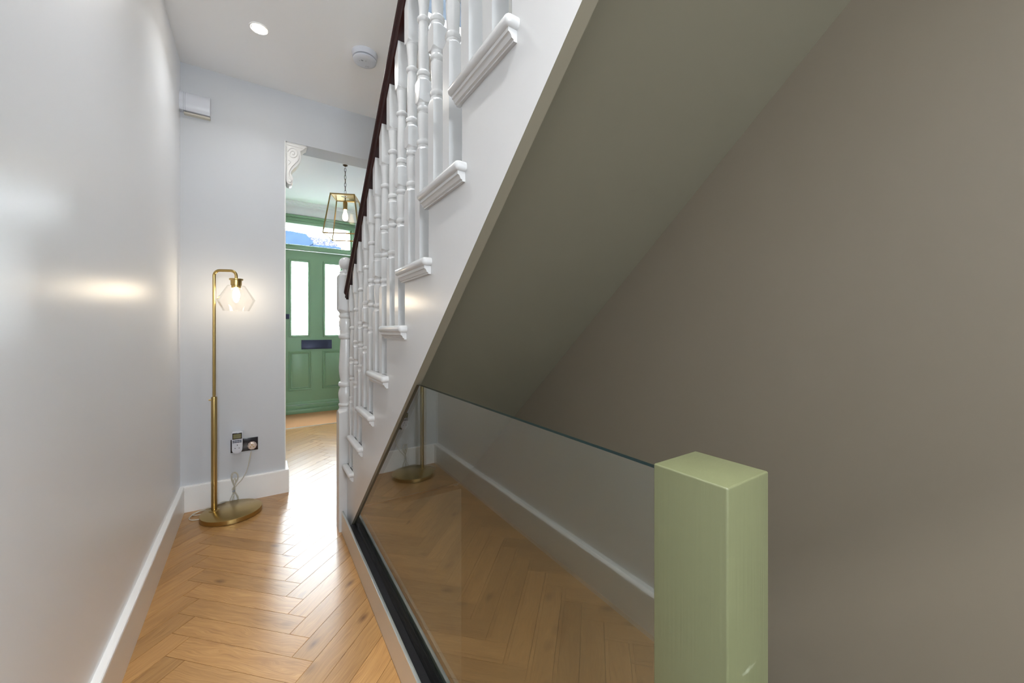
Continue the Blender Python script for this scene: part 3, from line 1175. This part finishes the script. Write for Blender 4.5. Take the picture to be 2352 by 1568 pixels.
pg = thing('mains_plug', 'clear three-pin plug in the right half of the black socket', 'plug', (-.05, YE - .02, .35))
pc = PXY(579, 1024, YE - .03)
pl = lathe('plug_body', [(0, .0265), (.012, .0270), (.016, .0250), (.024, .0230), (.028, .0190), (.029, .0004)], M['plug'], None, (pc[0], YE - .007, pc[1]), 10, smooth=25)
pl.rotation_euler = (P90, 0, 0)
to_parent(pl, pg)
for (dx, dz) in ((0, .010), (-.009, -.003), (.009, -.003)):
    to_parent(box('terminal', pc[0] + dx - .0035, pc[0] + dx + .0035, YE - .0385, YE - .0355, pc[1] + dz - .0045, pc[1] + dz + .0045, M['brass'], bevel=.001), pg)
yc_ = YE - .028
def P3(u, v, y=yc_):
    x, z = PXY(u, v, y)
    return (x, y, z)
cab = [P3(577, 1036), P3(573, 1055), P3(567, 1080), P3(556, 1100), P3(545, 1112), P3(538, 1122), P3(534, 1130)]
to_parent(tube('cable', smooth_path(cab, 8), .0027, M['clearflex'], n=6), pg)
loops = [
    [(536, 1126), (540, 1112), (546, 1100), (547, 1090), (541, 1084), (533, 1087), (531, 1098), (535, 1110), (540, 1122), (538, 1132), (534, 1145), (532, 1152)],
    [(541, 1124), (537, 1110), (533, 1098), (535, 1089), (541, 1086), (546, 1092), (544, 1102), (538, 1114), (535, 1126), (537, 1136), (537, 1150)],
    [(536, 1120), (541, 1108), (540, 1098), (536, 1106), (539, 1118), (541, 1130), (547, 1140), (549, 1152)],
    [(538, 1116), (534, 1124), (541, 1134), (545, 1142), (546, 1152)],
    [(540, 1112), (535, 1122), (535, 1132), (529, 1146), (526, 1156)]]
for i, l in enumerate(loops):
    pts = [P3(u, v, YE - .028 - .003 * (i % 3) - .002 * math.sin(j)) for j, (u, v) in enumerate(l)]
    to_parent(tube('cable_loop', smooth_path(pts, 6), .0025, M['clearflex'], n=6), pg)
ct = P3(537, 1127)
to_parent(box('cable_tie', ct[0] - .007, ct[0] + .007, ct[1] - .008, ct[1] + .008, ct[2] - .004, ct[2] + .004, M['plastic_seam'], bevel=.002), pg)

# ------------------------------------------------------------------ ceiling fittings
dlx, dly = -.012, 2.513
def downlight(x, y, label):
    d = thing('recessed_downlight', label, 'light', (x, y, ZC), group='recessed ceiling downlights along the hall')
    to_parent(lathe('bezel', [(-.0005, .0385), (-.004, .0405), (-.0035, .0465), (0, .0475)], M['ceiling'], None, (x, y, ZC), 40), d)
    to_parent(lathe('lens', [(-.0034, .0004), (-.0034, .0335)], M['down'], None, (x, y, ZC), 32, cap=False), d)
    to_parent(lathe('inner_ring', [(-.0015, .0335), (-.0045, .0345), (-.0035, .0388)], M['trim'], None, (x, y, ZC), 32, cap=False), d)


downlight(dlx, dly, 'small round recessed downlight glowing in the hall ceiling before the archway')
downlight(dlx, 1.20, 'added fill downlight in the hall ceiling beside the upper balusters')  # this and the next two are unseen, added to fill the hall
downlight(dlx, -.10, 'added fill downlight in the hall ceiling over the glass balustrade end')
downlight(dlx, -1.40, 'added fill downlight in the hall ceiling nearest the back wall')

sm = thing('smoke_alarm', 'round white smoke alarm on the hall ceiling beside the handrail', 'smoke alarm', (.517, 2.402, ZC))
sx, sy = .517, 2.402
def smp(o):
    return to_parent(o, sm)
smp(lathe('housing', [(-.030, .066), (-.029, .0685), (-.020, .0700), (-.003, .0735), (0, .0738)], M['white_plastic'], None, (sx, sy, ZC), 56))
smp(lathe('vent_slot', [(-.0365, .0620), (-.030, .0640)], M['plastic_seam'], None, (sx, sy, ZC), 56))
smp(lathe('cover', [(-.0495, .0004), (-.0495, .040), (-.0475, .056), (-.043, .0645), (-.0365, .0660), (-.0355, .062)], M['white_plastic'], None, (sx, sy, ZC), 56))
def small(name, dx, dy, w, h, z=-.0502, m='plastic_seam'):
    smp(box(name, sx + dx - w / 2, sx + dx + w / 2, sy + dy - h / 2, sy + dy + h / 2, ZC + z, ZC + z + .001, M[m]))
small('emblem', -.018, -.012, .012, .008)
small('indicator_hole', -.030, -.002, .003, .003)
small('indicator_hole', .002, -.018, .004, .004)
for k in range(3):
    small('sounder_slot', .012 + k * .008, .030 - k * .003, .002, .010)

# alarm box in the corner under the ceiling
ax0, ax1 = -.419, -.270
dc = thing('door_chime', 'white curved chime box in the upper corner of the end wall', 'chime', ((ax0 + ax1) / 2, YE, 2.53))
def dome(x0, x1, grow=0, mat='white_plastic', name='cover', y=YE):
    pr = [(y, 2.462)]
    for i in range(0, 15):
        t = -P90 * .62 + i / 14 * (P90 * 1.62)
        pr.append((y - (.058 + grow) * math.cos(t) ** .8 if math.cos(t) > 1e-4 else y, 2.513 + (.072 + grow) * math.sin(t)))
    pr = [p for p in pr if p[1] >= 2.4545]
    pr.append((y, 2.513 + .072 + grow))
    pr[0] = (y, pr[1][1])
    return to_parent(prism(name, pr, 'x', x0, x1, M[mat], smooth=40), dc)
dome(ax0 + .030, ax1, 0)
dome(ax0 + .0005, ax0 + .020, 0, name='end_cap')
dome(ax0 + .020, ax0 + .0215, -.0015, 'plastic_seam', 'groove')
dome(ax0 + .0215, ax0 + .0285, 0, name='collar_ring')
dome(ax0 + .0285, ax0 + .030, -.0015, 'plastic_seam', 'groove')
to_parent(box('base_plate', ax0 + .02, ax1 - .002, YE - .030, YE, 2.448, 2.458, M['clearflex']), dc)

# ------------------------------------------------------------------ pendant lantern
PX, PY, PZT, PZB = .722, 4.25, 2.485, 2.078
pend = thing('pendant_lantern', 'brass framed glass box lantern hanging by a chain in the front hall', 'pendant light', (PX, PY, 2.3), math.radians(-23))
def loc(o):
    o.parent = pend
    return o
def Q(x, y, z):
    return (x, y, z - 2.3)
hs_, hb_ = .113, .168
tc_ = [(-hs_, -hs_), (hs_, -hs_), (hs_, hs_), (-hs_, hs_)]
bc_ = [(-hb_, -hb_), (hb_, -hb_), (hb_, hb_), (-hb_, hb_)]
def bar(name, a, b, r=.0052):
    a, b = Vector(a), Vector(b)
    e = (b - a).normalized() * r * .8
    loc(tube(name, [a - e, b + e], r * 1.25, M['brass'], n=4))
for i in range(4):
    j = (i + 1) % 4
    bar('top_bar', Q(*tc_[i], PZT), Q(*tc_[j], PZT))
    bar('bottom_bar', Q(*bc_[i], PZB), Q(*bc_[j], PZB))
    bar('corner_bar', Q(*tc_[i], PZT), Q(*bc_[i], PZB))
    me = bpy.data.meshes.new('pane')
    k = .985
    a, b, c, d = Q(*tc_[i], PZT), Q(*tc_[j], PZT), Q(*bc_[j], PZB), Q(*bc_[i], PZB)
    inner = [(p[0] * .985, p[1] * .985, p[2]) for p in (a, b, c, d)]
    me.from_pydata([a, b, c, d] + inner, [], [(0, 1, 2, 3), (7, 6, 5, 4), (0, 4, 5, 1), (1, 5, 6, 2), (2, 6, 7, 3), (3, 7, 4, 0)])
    loc(link('pane', me, M['shade']))
# pierced top plate: strips leave round-ended vents at its middle
def ring_plate():
    bm = bmesh.new()
    n = 24
    add = []
    hole = []
    for (hx, hy) in ((-.05, 0), (.05, 0)):
        pass
    for b in ((-hs_, -.028, -hs_, hs_, 0, .002), (.028, hs_, -hs_, hs_, 0, .002), (-.028, .028, -hs_, -.055, 0, .002), (-.028, .028, .055, hs_, 0, .002), (-.028, .028, -.028, .028, 0, .002)):
        add_box(bm, *b)
    for v in bm.verts:
        v.co.z += PZT - 2.3 - .001
    return bm
loc(bm_obj2('top_plate', ring_plate(), M['brass']))
loc(lathe('stem', [(PZT - 2.3 - .035, .0045), (PZT - 2.3 + .035, .0045)], M['chain'], n=10))
loc(lathe('lamp_holder', [(2.362 - 2.3, .0005), (2.362 - 2.3, .0205), (2.43 - 2.3, .0215), (2.445 - 2.3, .018), (2.452 - 2.3, .005)], M['brass'], n=24))
bb = lathe('bulb', [(2.245 - 2.3, .0004), (2.248 - 2.3, .010), (2.256 - 2.3, .020), (2.272 - 2.3, .0265), (2.295 - 2.3, .0265), (2.32 - 2.3, .020), (2.345 - 2.3, .013), (2.363 - 2.3, .012)], M['bulb_pend'], n=20, smooth=60)
loc(bb)
# chain
zz = PZT + .033
k = 0
while zz < ZF - .035:
    pts = []
    for i in range(14):
        t = 2 * math.pi * i / 14
        u = .0085 * math.cos(t)
        w = .0225 * math.sin(t)
        u = math.copysign(abs(u / .0085) ** .8 * .0085, u)
        pts.append((u if k % 2 == 0 else 0, 0 if k % 2 == 0 else u, zz + .0225 - 2.3 + w))
    loc(tube('chain_link', pts, .0022, M['chain'], n=6, closed=True))
    zz += .0385
    k += 1
loc(lathe('ceiling_rose', [(ZF - 2.3 - .016, .003), (ZF - 2.3 - .014, .008), (ZF - 2.3 - .006, .020), (ZF - 2.3 - .002, .024), (ZF - 2.3, .024)], M['chain'], n=24))
